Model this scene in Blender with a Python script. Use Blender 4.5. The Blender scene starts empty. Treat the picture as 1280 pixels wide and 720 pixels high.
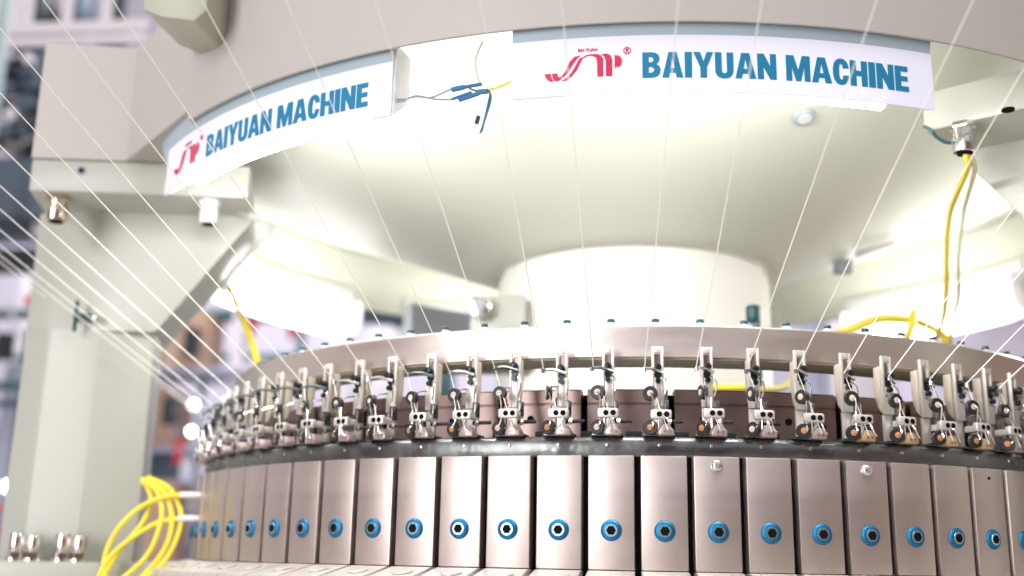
import bpy, bmesh, math, random
from mathutils import Vector, Matrix
R = math.radians
sc = bpy.context.scene
C = sc.collection

# ------------------------------------------------------------------ camera
cam = bpy.data.cameras.new('camera')
cam_o = bpy.data.objects.new('camera', cam)
C.objects.link(cam_o)
cam.sensor_width = 36.0
cam.lens = 39.0
cam.clip_start = 0.02
cam.clip_end = 100
_right = Vector((0.9941317, 0.1066104, 0.0183403))
_up = Vector((0.0075849, -0.2378188, 0.9712799))
_fwd = Vector((-0.1079102, 0.9654411, 0.2372318))
_m = Matrix((_right, _up, -_fwd)).transposed().to_4x4()
_m.translation = Vector((0, -1.34208, -0.02182))
cam_o.matrix_world = _m
cam.dof.use_dof = True
cam.dof.focus_distance = 0.83
cam.dof.aperture_fstop = 3.3
sc.camera = cam_o

# ------------------------------------------------------------------ world and lamps
w = bpy.data.worlds.new('World')
sc.world = w
w.use_nodes = True
bg = w.node_tree.nodes['Background']
bg.inputs[0].default_value = (0.90, 0.86, 0.89, 1)
bg.inputs[1].default_value = 0.60

def area(name, loc, target, sx, sy, power, col=(1, 1, 1)):
    l = bpy.data.lights.new(name, 'AREA')
    l.shape = 'RECTANGLE'; l.size = sx; l.size_y = sy; l.energy = power; l.color = col
    o = bpy.data.objects.new(name, l); C.objects.link(o)
    o.location = loc
    o.rotation_euler = (Vector(target) - Vector(loc)).to_track_quat('-Z', 'Y').to_euler()
    return o
area('window_light', (-1.75, -3.5, 0.55), (0, -0.3, 0.1), 1.25, 2.3, 66, (1.0, 0.985, 0.99))
area('hall_ceiling_light', (0.6, -1.8, 3.0), (0, 0, 0), 3.5, 0.8, 22, (1.0, 0.97, 0.96))
area('hall_aisle_light', (-1.6, 2.6, 3.2), (-1.2, 3.2, 0), 4.0, 1.2, 150, (0.95, 0.95, 1.0))

sc.view_settings.view_transform = 'Standard'
sc.view_settings.look = 'None'
sc.view_settings.gamma = 1
sc.view_settings.exposure = 0.38
sc.cycles.use_denoising = True
sc.cycles.max_bounces = 8
sc.cycles.sample_clamp_indirect = 6.0

# ------------------------------------------------------------------ materials
MATS = {}
def mat(name, col, rough=0.5, metal=0.0, var=0.06, scale=20.0, bump=0.0, bscale=200.0, rvar=0.0, coat=0.0,
        streak=None, emit=None, estr=0.0, spec=0.5):
    m = bpy.data.materials.new(name); m.use_nodes = True
    nt = m.node_tree; N = nt.nodes; L = nt.links
    b = N['Principled BSDF']
    b.inputs['Roughness'].default_value = rough
    b.inputs['Metallic'].default_value = metal
    b.inputs['Coat Weight'].default_value = coat
    b.inputs['Specular IOR Level'].default_value = spec
    tc = N.new('ShaderNodeTexCoord')
    src = tc.outputs['Object']
    if streak:
        mp = N.new('ShaderNodeMapping'); mp.inputs['Scale'].default_value = streak
        L.new(src, mp.inputs[0]); src = mp.outputs[0]
    nz = N.new('ShaderNodeTexNoise'); nz.inputs['Scale'].default_value = scale; nz.inputs['Detail'].default_value = 5
    L.new(src, nz.inputs['Vector'])
    cr = N.new('ShaderNodeMix'); cr.data_type = 'RGBA'
    cr.inputs['A'].default_value = tuple(max(0, c * (1 - var)) for c in col) + (1,)
    cr.inputs['B'].default_value = tuple(min(1, c * (1 + var)) for c in col) + (1,)
    L.new(nz.outputs['Fac'], cr.inputs['Factor'])
    L.new(cr.outputs['Result'], b.inputs['Base Color'])
    if rvar:
        mr = N.new('ShaderNodeMapRange')
        mr.inputs['From Min'].default_value = 0.3; mr.inputs['From Max'].default_value = 0.7
        mr.inputs['To Min'].default_value = rough - rvar; mr.inputs['To Max'].default_value = rough + rvar
        L.new(nz.outputs['Fac'], mr.inputs['Value']); L.new(mr.outputs[0], b.inputs['Roughness'])
    if bump:
        n2 = N.new('ShaderNodeTexNoise'); n2.inputs['Scale'].default_value = bscale
        L.new(src, n2.inputs['Vector'])
        bp = N.new('ShaderNodeBump'); bp.inputs['Strength'].default_value = bump; bp.inputs['Distance'].default_value = 0.001
        L.new(n2.outputs['Fac'], bp.inputs['Height']); L.new(bp.outputs[0], b.inputs['Normal'])
    if emit:
        b.inputs['Emission Color'].default_value = emit + (1,); b.inputs['Emission Strength'].default_value = estr
    MATS[name] = m
    return m

PAINT = mat('cream_green_paint', (0.44, 0.45, 0.395), 0.36, var=0.03, scale=6, bump=0.12, bscale=260, rvar=0.05)
RPAINT = mat('cream_paint_pink_lit', (0.475, 0.445, 0.415), 0.45, var=0.05, scale=5, bump=0.15, bscale=220, rvar=0.06)  # machine's cream paint with the pinkish light on the skirt in its colour
BOWLM = mat('bowl_paint', (0.76, 0.775, 0.675), 0.45, var=0.03, scale=5, bump=0.08, bscale=120, spec=0.35)
DRUMM = mat('drum_paint', (0.88, 0.87, 0.83), 0.4, var=0.02, scale=8)
PANELM = mat('brushed_steel', (0.61, 0.53, 0.505), 0.46, 1.0, var=0.02, scale=9, bump=0.05, bscale=120, rvar=0.05, streak=(1, 1, 6))
PLATEM = mat('plate_steel', (0.69, 0.62, 0.59), 0.38, 1.0, var=0.03, scale=9, bump=0.05, rvar=0.05, streak=(1, 1, 8))
SEGM = mat('brown_steel', (0.30, 0.22, 0.20), 0.42, 1.0, var=0.12, scale=14, rvar=0.08)
BRACK = mat('bracket_steel', (0.70, 0.66, 0.61), 0.45, 0.55, var=0.05, scale=40, rvar=0.06)
WEBM = mat('cream_web', (0.52, 0.46, 0.37), 0.5, 0.0, var=0.06, scale=30)
CHROME = mat('chrome', (0.80, 0.77, 0.74), 0.16, 1.0, var=0.03, scale=60)
GOLD = mat('brass_nickel', (0.72, 0.61, 0.49), 0.2, 1.0, var=0.05, scale=60)
BLACK = mat('black_rubber', (0.012, 0.013, 0.014), 0.5, var=0.3, scale=60)
DARKR = mat('dark_rail', (0.17, 0.175, 0.175), 0.30, 0.85, var=0.4, scale=38, rvar=0.14, bump=0.9, bscale=55)
GAPM = mat('gap_black', (0.006, 0.006, 0.007), 0.8, var=0.2, spec=0.08)
RIMM = mat('blue_rim_glare', (0.40, 0.58, 0.70), 0.3, 0.9, var=0.05, scale=80)
UNDERLIT = mat('olive_underside_light', (0.58, 0.53, 0.38), 0.5, var=0.1, scale=25)
SCREWD = mat('dark_screw', (0.02, 0.03, 0.033), 0.3, 0.6, var=0.2, scale=80)
TEALCAP = mat('teal_cap', (0.012, 0.055, 0.065), 0.4, 0.2, var=0.15, scale=80)
BLUEB = mat('blue_anodised', (0.018, 0.165, 0.33), 0.46, 0.75, var=0.08, scale=80)
ORANGE = mat('amber_hub', (0.44, 0.20, 0.08), 0.45, var=0.12, scale=90)
BEIGE = mat('beige_hub', (0.58, 0.47, 0.38), 0.45, var=0.1, scale=90)
NOSE = mat('pink_ceramic', (0.42, 0.335, 0.325), 0.3, 0.4, var=0.06, scale=80)
AMBERN = mat('amber_nose', (0.50, 0.36, 0.22), 0.35, 0.3, var=0.1, scale=80)
YARN = mat('white_yarn', (0.93, 0.92, 0.85), 0.8, var=0.04, scale=300)
YELLOW = mat('yellow_cable', (0.88, 0.72, 0.06), 0.42, var=0.08, scale=30)
PALEY = mat('pale_sleeve', (0.85, 0.80, 0.55), 0.45, var=0.05, scale=30)
WHITEP = mat('white_plug', (0.82, 0.82, 0.82), 0.35, var=0.03)
TEALW = mat('teal_lever', (0.16, 0.19, 0.19), 0.3, 0.7, var=0.1, scale=60)
LETTER = mat('blue_lettering', (0.0, 0.20, 0.37), 0.5, var=0.04, scale=10)
EMBLEM = mat('red_lettering', (0.60, 0.015, 0.075), 0.5, var=0.08, scale=40)
BANDM = mat('blue_grey_band', (0.38, 0.47, 0.53), 0.5, var=0.05, scale=8)
WIREB = mat('blue_sleeve', (0.02, 0.16, 0.36), 0.4, var=0.1, scale=80)
WIREG = mat('grey_wire', (0.30, 0.32, 0.36), 0.5, var=0.1, scale=80)
SHADEW = mat('soft_white_plastic', (0.80, 0.80, 0.82), 0.4, var=0.02)
TUBE = mat('lamp_tube', (0.9, 0.9, 0.9), 0.4, emit=(1.0, 0.985, 0.955), estr=52.0)
TUBER = mat('rear_lamp_tube', (0.9, 0.9, 0.9), 0.4, emit=(1.0, 0.985, 0.955), estr=21.0)
# back-lit acrylic: light from the tube behind comes through
m = bpy.data.materials.new('sign_acrylic'); m.use_nodes = True
nt = m.node_tree; N = nt.nodes; L = nt.links
N.remove(N['Principled BSDF'])
df = N.new('ShaderNodeBsdfDiffuse'); df.inputs[0].default_value = (0.80, 0.80, 0.90, 1)
tl = N.new('ShaderNodeBsdfTranslucent'); tl.inputs[0].default_value = (0.80, 0.80, 0.88, 1)
gl = N.new('ShaderNodeBsdfGlossy'); gl.inputs['Roughness'].default_value = 0.3
em = N.new('ShaderNodeEmission'); em.inputs[0].default_value = (0.78, 0.80, 1.0, 1); em.inputs[1].default_value = 0.10
mx = N.new('ShaderNodeMixShader'); mx.inputs[0].default_value = 0.12
m2 = N.new('ShaderNodeMixShader'); m2.inputs[0].default_value = 0.04
ad = N.new('ShaderNodeAddShader')
L.new(df.outputs[0], mx.inputs[1]); L.new(tl.outputs[0], mx.inputs[2])
L.new(mx.outputs[0], m2.inputs[1]); L.new(gl.outputs[0], m2.inputs[2])
L.new(m2.outputs[0], ad.inputs[0]); L.new(em.outputs[0], ad.inputs[1])
L.new(ad.outputs[0], N['Material Output'].inputs[0])
ACRYL = m
# background
WALLM = mat('lilac_wall', (0.66, 0.62, 0.72), 0.7, var=0.05, scale=2)
FLOORM = mat('hall_floor', (0.58, 0.55, 0.52), 0.4, var=0.1, scale=2)
CARD = mat('cardboard', (0.50, 0.33, 0.24), 0.8, var=0.08, scale=6)
TEALS = mat('teal_steel', (0.05, 0.13, 0.145), 0.45, 0.2, var=0.15, scale=5)
SLATE = mat('slate_steel', (0.085, 0.115, 0.155), 0.45, 0.2, var=0.2, scale=5)
NAVY = mat('dark_navy', (0.015, 0.022, 0.03), 0.4, var=0.3, scale=5)
REDP = mat('red_plastic', (0.65, 0.02, 0.04), 0.4, var=0.08)
WHITEM = mat('white_metal', (0.74, 0.70, 0.74), 0.45, var=0.04, scale=4)
LAMPW = mat('hall_lamp', (0.9, 0.9, 0.9), 0.5, emit=(0.92, 0.97, 1.0), estr=9.0)
BLUEG = mat('blue_grey_post', (0.42, 0.44, 0.56), 0.5, var=0.06, scale=4)

# ------------------------------------------------------------------ mesh helpers
def obj(name, bm, m, parent=None, smooth=True, angle=35):
    bmesh.ops.recalc_face_normals(bm, faces=bm.faces)
    me = bpy.data.meshes.new(name); bm.to_mesh(me); bm.free()
    me.materials.append(m)
    if smooth:
        me.shade_smooth()
        me.set_sharp_from_angle(angle=R(angle))
    o = bpy.data.objects.new(name, me); C.objects.link(o)
    if parent: o.parent = parent
    return o
def mesh_only(name, bm, m, angle=35):
    bmesh.ops.recalc_face_normals(bm, faces=bm.faces)
    me = bpy.data.meshes.new(name); bm.to_mesh(me); bm.free()
    me.materials.append(m); me.shade_smooth(); me.set_sharp_from_angle(angle=R(angle))
    return me
def link(name, me, parent, loc=(0, 0, 0), rot=(0, 0, 0)):
    o = bpy.data.objects.new(name, me); C.objects.link(o)
    o.parent = parent; o.location = loc; o.rotation_euler = rot
    return o
def tag(o, label=None, cat=None, group=None, kind=None):
    if label: o['label'] = label
    if cat: o['category'] = cat
    if group: o['group'] = group
    if kind: o['kind'] = kind
    return o
def thing(name, label, cat, loc=(0, 0, 0), rz=0, group=None):
    o = bpy.data.objects.new(name, None); C.objects.link(o)
    o.location = loc; o.rotation_euler = (0, 0, rz); o.empty_display_size = 0.02
    return tag(o, label, cat, group)
BM = bmesh.new
def prism(bm, pts, f0, f1, bevel=0.0):
    """pts: list of 2D outline points; f0/f1 map a 2D point to the two end positions."""
    a = [bm.verts.new(f0(p)) for p in pts]; b = [bm.verts.new(f1(p)) for p in pts]
    n = len(pts); fs = [bm.faces.new(a), bm.faces.new(list(reversed(b)))]
    for i in range(n):
        fs.append(bm.faces.new((a[i], b[i], b[(i + 1) % n], a[(i + 1) % n])))
    if bevel:
        es = list({e for f in fs for e in f.edges})
        bmesh.ops.bevel(bm, geom=es, offset=bevel, segments=2, affect='EDGES', profile=0.5, clamp_overlap=True)
def zprism(bm, pts, z0, z1, bevel=0.0):
    prism(bm, pts, lambda p: (p[0], p[1], z0), lambda p: (p[0], p[1], z1), bevel)
def box(bm, c, s, bevel=0.0):
    x, y, z = c; a, b, d = s[0] / 2, s[1] / 2, s[2] / 2
    zprism(bm, [(x - a, y - b), (x + a, y - b), (x + a, y + b), (x - a, y + b)], z - d, z + d, bevel)
def frame_of(d):
    d = Vector(d).normalized()
    t = Vector((0, 0, 1)) if abs(d.z) < 0.9 else Vector((1, 0, 0))
    a = d.cross(t).normalized(); return a, d.cross(a).normalized()
def cyl(bm, p0, p1, r0, r1=None, seg=16, bevel=0.0):
    p0, p1 = Vector(p0), Vector(p1); r1 = r0 if r1 is None else r1
    a, b = frame_of(p1 - p0)
    A = [bm.verts.new(p0 + (a * math.cos(t) + b * math.sin(t)) * r0) for t in [2 * math.pi * i / seg for i in range(seg)]]
    B = [bm.verts.new(p1 + (a * math.cos(t) + b * math.sin(t)) * r1) for t in [2 * math.pi * i / seg for i in range(seg)]]
    c0 = bm.faces.new(A); c1 = bm.faces.new(list(reversed(B)))
    for i in range(seg): bm.faces.new((A[i], B[i], B[(i + 1) % seg], A[(i + 1) % seg]))
    if bevel:
        bmesh.ops.bevel(bm, geom=list(c0.edges) + list(c1.edges), offset=bevel, segments=2, affect='EDGES', profile=0.5)
def smooth_path(P, n=6):
    P = [Vector(p) for p in P]
    if len(P) < 3: return P
    out = []
    for i in range(len(P) - 1):
        p0 = P[max(i - 1, 0)]; p1 = P[i]; p2 = P[i + 1]; p3 = P[min(i + 2, len(P) - 1)]
        for k in range(n):
            t = k / n
            out.append(0.5 * ((2 * p1) + (p2 - p0) * t + (2 * p0 - 5 * p1 + 4 * p2 - p3) * t * t + (3 * p1 - p0 - 3 * p2 + p3) * t ** 3))
    out.append(P[-1]); return out
def tube(bm, P, r, seg=8, taper=None, flat=1.0):
    P = [Vector(p) for p in P]; rings = []
    a = None
    for i, p in enumerate(P):
        d = (P[min(i + 1, len(P) - 1)] - P[max(i - 1, 0)]).normalized()
        if a is None: a, b = frame_of(d)
        else:
            a = (a - d * a.dot(d)).normalized(); b = d.cross(a)
        rr = r if taper is None else r * taper(i / (len(P) - 1))
        rings.append([bm.verts.new(p + (a * math.cos(t) * flat + b * math.sin(t)) * rr) for t in [2 * math.pi * k / seg for k in range(seg)]])
    for A, B in zip(rings, rings[1:]):
        for k in range(seg): bm.faces.new((A[k], B[k], B[(k + 1) % seg], A[(k + 1) % seg]))
    bm.faces.new(rings[0]); bm.faces.new(list(reversed(rings[-1])))
def lathe(bm, prof, seg=128, a0=None, a1=None):
    """profile of (r,z); closed profile loop; full turn or an arc between azimuths (0 = towards camera, + right)."""
    full = a0 is None
    if full: a0, a1 = -math.pi, math.pi
    n = seg if full else seg + 1
    rings = []
    for i in range(n):
        t = a0 + (a1 - a0) * i / seg
        rings.append([bm.verts.new((r * math.sin(t), -r * math.cos(t), z)) for r, z in prof])
    k = len(prof)
    for i in range(seg):
        A, B = rings[i], rings[(i + 1) % n]
        for j in range(k): bm.faces.new((A[j], A[(j + 1) % k], B[(j + 1) % k], B[j]))
    if not full:
        bm.faces.new(rings[0]); bm.faces.new(list(reversed(rings[-1])))
def wheel(bm, c, r, w_, seg=18, ax='y', hole=0.5):
    """grooved pulley; axis along local y"""
    prof = [(r * hole, -w_ / 2), (r * 0.93, -w_ / 2), (r, -w_ * 0.3), (r * 0.80, 0), (r, w_ * 0.3), (r * 0.93, w_ / 2), (r * hole, w_ / 2)]
    rings = []
    for i in range(seg):
        t = 2 * math.pi * i / seg
        rings.append([bm.verts.new((c[0] + q * math.cos(t), c[1] + h, c[2] + q * math.sin(t))) for q, h in prof])
    k = len(prof)
    for i in range(seg):
        A, B = rings[i], rings[(i + 1) % seg]
        for j in range(k): bm.faces.new((A[j], A[(j + 1) % k], B[(j + 1) % k], B[j]))
def pol(r, deg, z=0.0):
    return Vector((r * math.sin(R(deg)), -r * math.cos(R(deg)), z))

# ------------------------------------------------------------------ hall: floor and wall
bm = BM(); box(bm, (0, 1.0, -1.05), (16, 14, 0.1)); tag(obj('floor', bm, FLOORM, smooth=False), kind='structure')
bm = BM(); box(bm, (0, 5.6, 1.5), (16, 0.1, 5.0)); tag(obj('wall', bm, WALLM, smooth=False), kind='structure')
TANW = mat('unseen_tan', (0.31, 0.225, 0.175), 0.7, var=0.08, scale=1.5)  # unseen tan walls, added to darken and warm the panels' reflections
bm = BM(); box(bm, (3.4, -2.2, 0.4), (0.1, 8.0, 2.8)); tag(obj('unseen_tan_wall', bm, TANW, smooth=False), kind='structure')
bm = BM(); box(bm, (-4.0, -2.9, 0.4), (0.1, 5.2, 2.8)); tag(obj('unseen_tan_wall', bm, TANW, smooth=False), kind='structure')
bm = BM(); box(bm, (1.6, -5.6, 0.4), (3.4, 0.1, 2.8)); tag(obj('unseen_tan_wall', bm, TANW, smooth=False), kind='structure')

# ------------------------------------------------------------------ machine frame
MF = thing('knitting_machine_frame', 'large cream painted circular knitting machine body with conical underside, drum and thick legs', 'machine frame', (0, 0, -1.0))
def fr(name, bm, m, **k):
    o = obj(name, bm, m, MF, **k); o.location = (0, 0, 1.0); return o
# outer ring skirt
bm = BM(); lathe(bm, [(0.584, 0.3680), (0.584, 0.62), (0.560, 0.62), (0.5655, 0.455), (0.5785, 0.40), (0.5820, 0.3676), (0.5836, 0.3676)], 160, R(-44.6), R(262)); lathe(bm, [(0.584, 0.5085), (0.584, 0.62), (0.560, 0.62), (0.560, 0.5085)], 30, R(-98), R(-44.6)); fr('ring_skirt', bm, RPAINT)
bm = BM(); lathe(bm, [(0.5802, 0.3690), (0.5768, 0.4000), (0.5640, 0.4545), (0.5630, 0.4545), (0.5758, 0.4000), (0.5794, 0.3690)], 160, R(-44.6), R(262)); fr('skirt_bright_sheet', bm, BOWLM)  # added pale sheet, makes the lamplit inside of the skirt brighter
# conical underside
bm = BM()
prof = [(0.160, 0.318)]
for i in range(25):
    t = i / 24; r = 0.172 + (0.564 - 0.172) * t
    prof.append((r, 0.2527 + 0.364 * r + 0.004 * math.sin(math.pi * t) * (1 - t)))
prof += [(0.564, 0.475), (0.160, 0.335)]
lathe(bm, prof, 128); fr('conical_bowl', bm, BOWLM, angle=50)
# central drum
bm = BM(); lathe(bm, [(0.0, 0.0), (0.165, 0.0), (0.165, 0.306), (0.160, 0.3155), (0.152, 0.318), (0.0, 0.318)][1:] + [(0.1, 0.318), (0.1, 0.0)], 96); fr('drum_column', bm, DRUMM)
# bed the cylinder stands on
bm = BM(); lathe(bm, [(0.30, -0.075), (0.60, -0.075), (0.60, -0.052), (0.552, -0.046), (0.30, -0.046)], 128); fr('bed_ring', bm, PAINT)
bm = BM(); lathe(bm, [(0.25, -1.0), (0.42, -1.0), (0.42, -0.075), (0.25, -0.075)], 64); fr('bed_column', bm, PAINT)

def hw(u): return 0.0513 - (u - 0.5526) * 0.139
def loc2(phi):
    c, s = math.cos(R(phi)), math.sin(R(phi))
    # u radial = (s,-c) ; v tangential (towards larger azimuth) = (c,s)
    return lambda u, v, z: Vector((u * s + v * c, -u * c + v * s, z))
def leg(phi):
    f = loc2(phi)
    # lower arm beam (below the ring)
    bm = BM()
    pts = [(0.463, -0.1327), (0.463, 0.1327), (0.688, 0.1010), (0.688, -0.1010)]
    prism(bm, pts, lambda p: f(p[0], p[1], 0.3425), lambda p: f(p[0], p[1], 0.3785), 0.003); fr('arm_beam', bm, PAINT)
    # upright leg: one casting with its gusset; lower part chamfered on the inner edges
    bm = BM()
    top = [(0.612, hw(0.612)), (0.664, hw(0.664)), (0.693, 0.014), (0.693, -0.014), (0.664, -hw(0.664)), (0.612, -hw(0.612)), (0.5545, -0.036), (0.5545, 0.036)]
    zs = [-0.0325, 0.02, 0.21]
    rows = [[bm.verts.new(f(p[0], p[1], z)) for p in top] for z in zs]
    n = len(top)
    for A, B in zip(rows, rows[1:]):
        for i in range(n): bm.faces.new((A[i], A[(i + 1) % n], B[(i + 1) % n], B[i]))
    bm.faces.new(rows[0]); bm.faces.new(rows[-1])
    es = [e for e in bm.edges if abs(e.verts[0].co.z - e.verts[1].co.z) > 0.01]
    bmesh.ops.bevel(bm, geom=es, offset=0.005, segments=3, affect='EDGES', profile=0.5)
    fr('leg', bm, PAINT)
    # head of the leg with the gusset running in under the beam
    bm = BM()
    g = [(0.693, 0.2095), (0.693, 0.3427), (0.463, 0.3427), (0.463, 0.334), (0.5526, 0.2095)]
    def side(sg):
        out = []
        for u, z in g:
            v = hw(u) if u < 0.68 else 0.012
            out.append((u, v, z))
        # split at u = 0.664 where the outer chamfer starts
        out = [(0.693, 0.014, 0.2095), (0.693, 0.014, 0.3427), (0.664, hw(0.664), 0.3427), (0.463, hw(0.463), 0.3427), (0.463, hw(0.463), 0.334), (0.5526, hw(0.5526), 0.2095), (0.664, hw(0.664), 0.2095)]
        return [bm.verts.new(f(u, v * sg, z)) for u, v, z in out]
    A = side(1); B = side(-1)
    for V in (A, B):
        bm.faces.new((V[0], V[1], V[2], V[6])); bm.faces.new((V[2], V[3], V[4], V[5], V[6]))
    bm.faces.new((A[0], B[0], B[1], A[1])); bm.faces.new((A[1], B[1], B[2], A[2])); bm.faces.new((A[2], B[2], B[3], A[3]))
    bm.faces.new((A[3], B[3], B[4], A[4])); bm.faces.new((A[4], B[4], B[5], A[5])); bm.faces.new((A[5], B[5], B[6], A[6])); bm.faces.new((A[6], B[6], B[0], A[0]))
    es = [e for e in bm.edges if {e.verts[0], e.verts[1]} in ({A[4], A[5]}, {B[4], B[5]}, {A[5], B[5]})]
    bmesh.ops.bevel(bm, geom=es, offset=0.003, segments=2, affect='EDGES', profile=0.5)
    fr('gusset', bm, PAINT)
    # foot flange and its nuts, then the pedestal below
    bm = BM()
    pts = [(0.53, 0.085), (0.715, 0.080), (0.715, -0.080), (0.53, -0.085)]
    prism(bm, pts, lambda p: f(p[0], p[1], -0.060), lambda p: f(p[0], p[1], -0.0325), 0.004); fr('foot_flange', bm, PAINT)
    bm = BM()
    pts = [(0.45, 0.075), (0.69, 0.07), (0.69, -0.07), (0.45, -0.075)]
    prism(bm, pts, lambda p: f(p[0], p[1], -1.0), lambda p: f(p[0], p[1], -0.060), 0.0); fr('pedestal', bm, PAINT)
    for u, v in ((0.6600, 0.0600), (0.6150, 0.0650), (0.6600, -0.0600), (0.6150, -0.0650)):
        bm = BM()
        for du, h, r in ((0.0062, 0.027, 0.0080), (-0.0100, 0.0250, 0.0078)):
            cyl(bm, f(u + du, v, -0.0325), f(u + du, v, -0.0300), r * 1.3, seg=16)
            cyl(bm, f(u + du, v, -0.0300), f(u + du, v, -0.0240), r * 1.12, seg=6)
            cyl(bm, f(u + du, v, -0.0240), f(u + du, v, -0.0325 + h), r * 0.95, seg=18, bevel=0.0008)
        fr('anchor_bolt', bm, CHROME)
for phi in (-72.6, 47.4, 167.4):
    leg(phi)
# block that carries the ring skirt out over the left leg
f = loc2(-72.6)
bm = BM()
a = pol(0.5839, -44.5); a2 = pol(0.56, -40)
P = [(a.x, a.y)] + [tuple(f(0.592, 0.1160, 0))[:2], tuple(f(0.6885, 0.1025, 0))[:2], tuple(f(0.6885, -0.1025, 0))[:2], tuple(f(0.50, -0.1285, 0))[:2]]
for k in range(13): q = pol(0.566, -97.5 + 53.0 * k / 12); P.append((q.x, q.y))
zprism(bm, P, 0.3787, 0.508, 0.0); fr('shoulder_block', bm, RPAINT)
f = loc2(47.4)
bm = BM()
# cable glands under the beams
def gland(p, m, r=0.0105, h=0.030):
    bm = BM(); p = Vector(p)
    cyl(bm, p, p - Vector((0, 0, 0.005)), r * 1.12, seg=6, bevel=0.0006)
    cyl(bm, p - Vector((0, 0, 0.005)), p - Vector((0, 0, 0.011)), r * 0.92, seg=20)
    cyl(bm, p - Vector((0, 0, 0.011)), p - Vector((0, 0, h)), r, r * 0.93, seg=24, bevel=0.001)
    g = fr('cable_gland', bm, m)
    bm = BM(); cyl(bm, p - Vector((0, 0, h - 0.001)), p - Vector((0, 0, h + 0.0012)), r * 0.66, seg=16)
    o = obj('gland_hole', bm, GAPM, g)
gland((0.2785, -0.4285, 0.3425), CHROME, 0.0098, 0.026)
gland((-0.604, -0.280, 0.3425), GOLD, 0.0112, 0.027)
gland((-0.447, -0.256, 0.3425), WHITEP, 0.0100, 0.025)
def dark_hole(p, n, r):
    bm = BM(); p = Vector(p); n = Vector(n).normalized()
    cyl(bm, p, p + n * 0.0012, r, seg=18); o = fr('socket_screw', bm, WIREG)
    bm = BM(); cyl(bm, p + n * 0.001, p + n * 0.0016, r * 0.62, seg=12); obj('socket', bm, GAPM, o)
nL = Vector((0.163, -0.987, 0)); uL = Vector((-0.987, -0.163, 0))
dark_hole(uL * 0.615 + nL * 0.1955 + Vector((0, 0, 0.3665)), nL, 0.0048)
bm = BM(); cyl(bm, (0.306, -0.459, 0.3426), (0.306, -0.459, 0.3410), 0.0052, seg=18); fr('drain_hole', bm, GAPM)
# motor housing with its knob beside the drum
bm = BM(); box(bm, (-0.150, -0.11, 0.240), (0.062, 0.060, 0.052), 0.004); mh = fr('gear_housing', bm, PAINT)
bm = BM(); cyl(bm, (-0.168, -0.141, 0.250), (-0.168, -0.158, 0.250), 0.0135, seg=24, bevel=0.002); obj('knob', bm, CHROME, mh)
bm = BM(); cyl(bm, (-0.168, -0.158, 0.250), (-0.168, -0.161, 0.250), 0.006, seg=16); obj('knob_cap', bm, WIREG, mh)
bm = BM(); box(bm, (-0.165, -0.11, 0.198), (0.11, 0.05, 0.03), 0.006); fr('housing_foot', bm, WEBM)
# sensor block and plate on the cone, recessed disc lamp
bm = BM(); box(bm, (0.262, 0.036, 0.341), (0.022, 0.016, 0.018), 0.002); fr('sensor_block', bm, WIREG)
bm = BM(); prism(bm, [(0.272, -0.004), (0.322, 0.008), (0.322, 0.020), (0.272, 0.008)], lambda p: (p[0], p[1], 0.2512 + 0.364 * math.hypot(*p)), lambda p: (p[0], p[1], 0.2445 + 0.364 * math.hypot(*p)), 0.001); fr('cone_plate', bm, RPAINT)
nC = Vector((0.162 * 0.364 / 0.378, -0.341 * 0.364 / 0.378, -1)).normalized()
pC = Vector((0.162, -0.341, 0.3893)); bm = BM(); cyl(bm, pC, pC + nC * 0.004, 0.0105, 0.0098, seg=28, bevel=0.0008); rd = fr('indicator_disc', bm, BANDM)
bm = BM(); cyl(bm, pC + nC * 0.004, pC + nC * 0.0048, 0.0065, seg=24); obj('indicator_lens', bm, WHITEP, rd)
# oval port behind on the left of the cone
bm = BM(); lathe(bm, [(0.418, 0.30), (0.432, 0.30), (0.432, 0.350), (0.418, 0.350)], 24, R(200), R(232)); fr('rear_shield', bm, WIREG)
# pillar that carries the yarn storage ring
bm = BM()
PX = [(-0.422, 0.66), (-0.422, 0.437), (-0.404, 0.4290), (-0.374, 0.4240), (-0.3640, 0.434), (-0.3640, 0.66)]
prism(bm, PX, lambda p: (p[0], -0.502, p[1]), lambda p: (p[0] + 0.004, -0.432, p[1]), 0.002); fr('ring_pillar', bm, mat('olive_paint', (0.42, 0.42, 0.34), 0.45, var=0.05, scale=6))

# ------------------------------------------------------------------ cam cylinder with its panels
CY = thing('cam_cylinder', 'lower steel cam cylinder faced with flat panels that each carry a blue bolt', 'cam cylinder', (0, 0, -0.046))
def cy(name, bm, m, parent=None, **k):
    o = obj(name, bm, m, parent or CY, **k)
    if not parent: o.location = (0, 0, 0.046)
    return o
bm = BM(); lathe(bm, [(0.30, -0.046), (0.4900, -0.046), (0.4900, 0.0545), (0.30, 0.0545)], 160); cy('inner_drum', bm, GAPM)
bm = BM(); lathe(bm, [(0.440, 0.0550), (0.4915, 0.0550), (0.4925, 0.0570), (0.4925, 0.0665), (0.4905, 0.0695), (0.4885, 0.0705), (0.440, 0.0705)], 200); cy('carrier_rail', bm, DARKR)
W2 = 0.0172
bm = BM()
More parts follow.
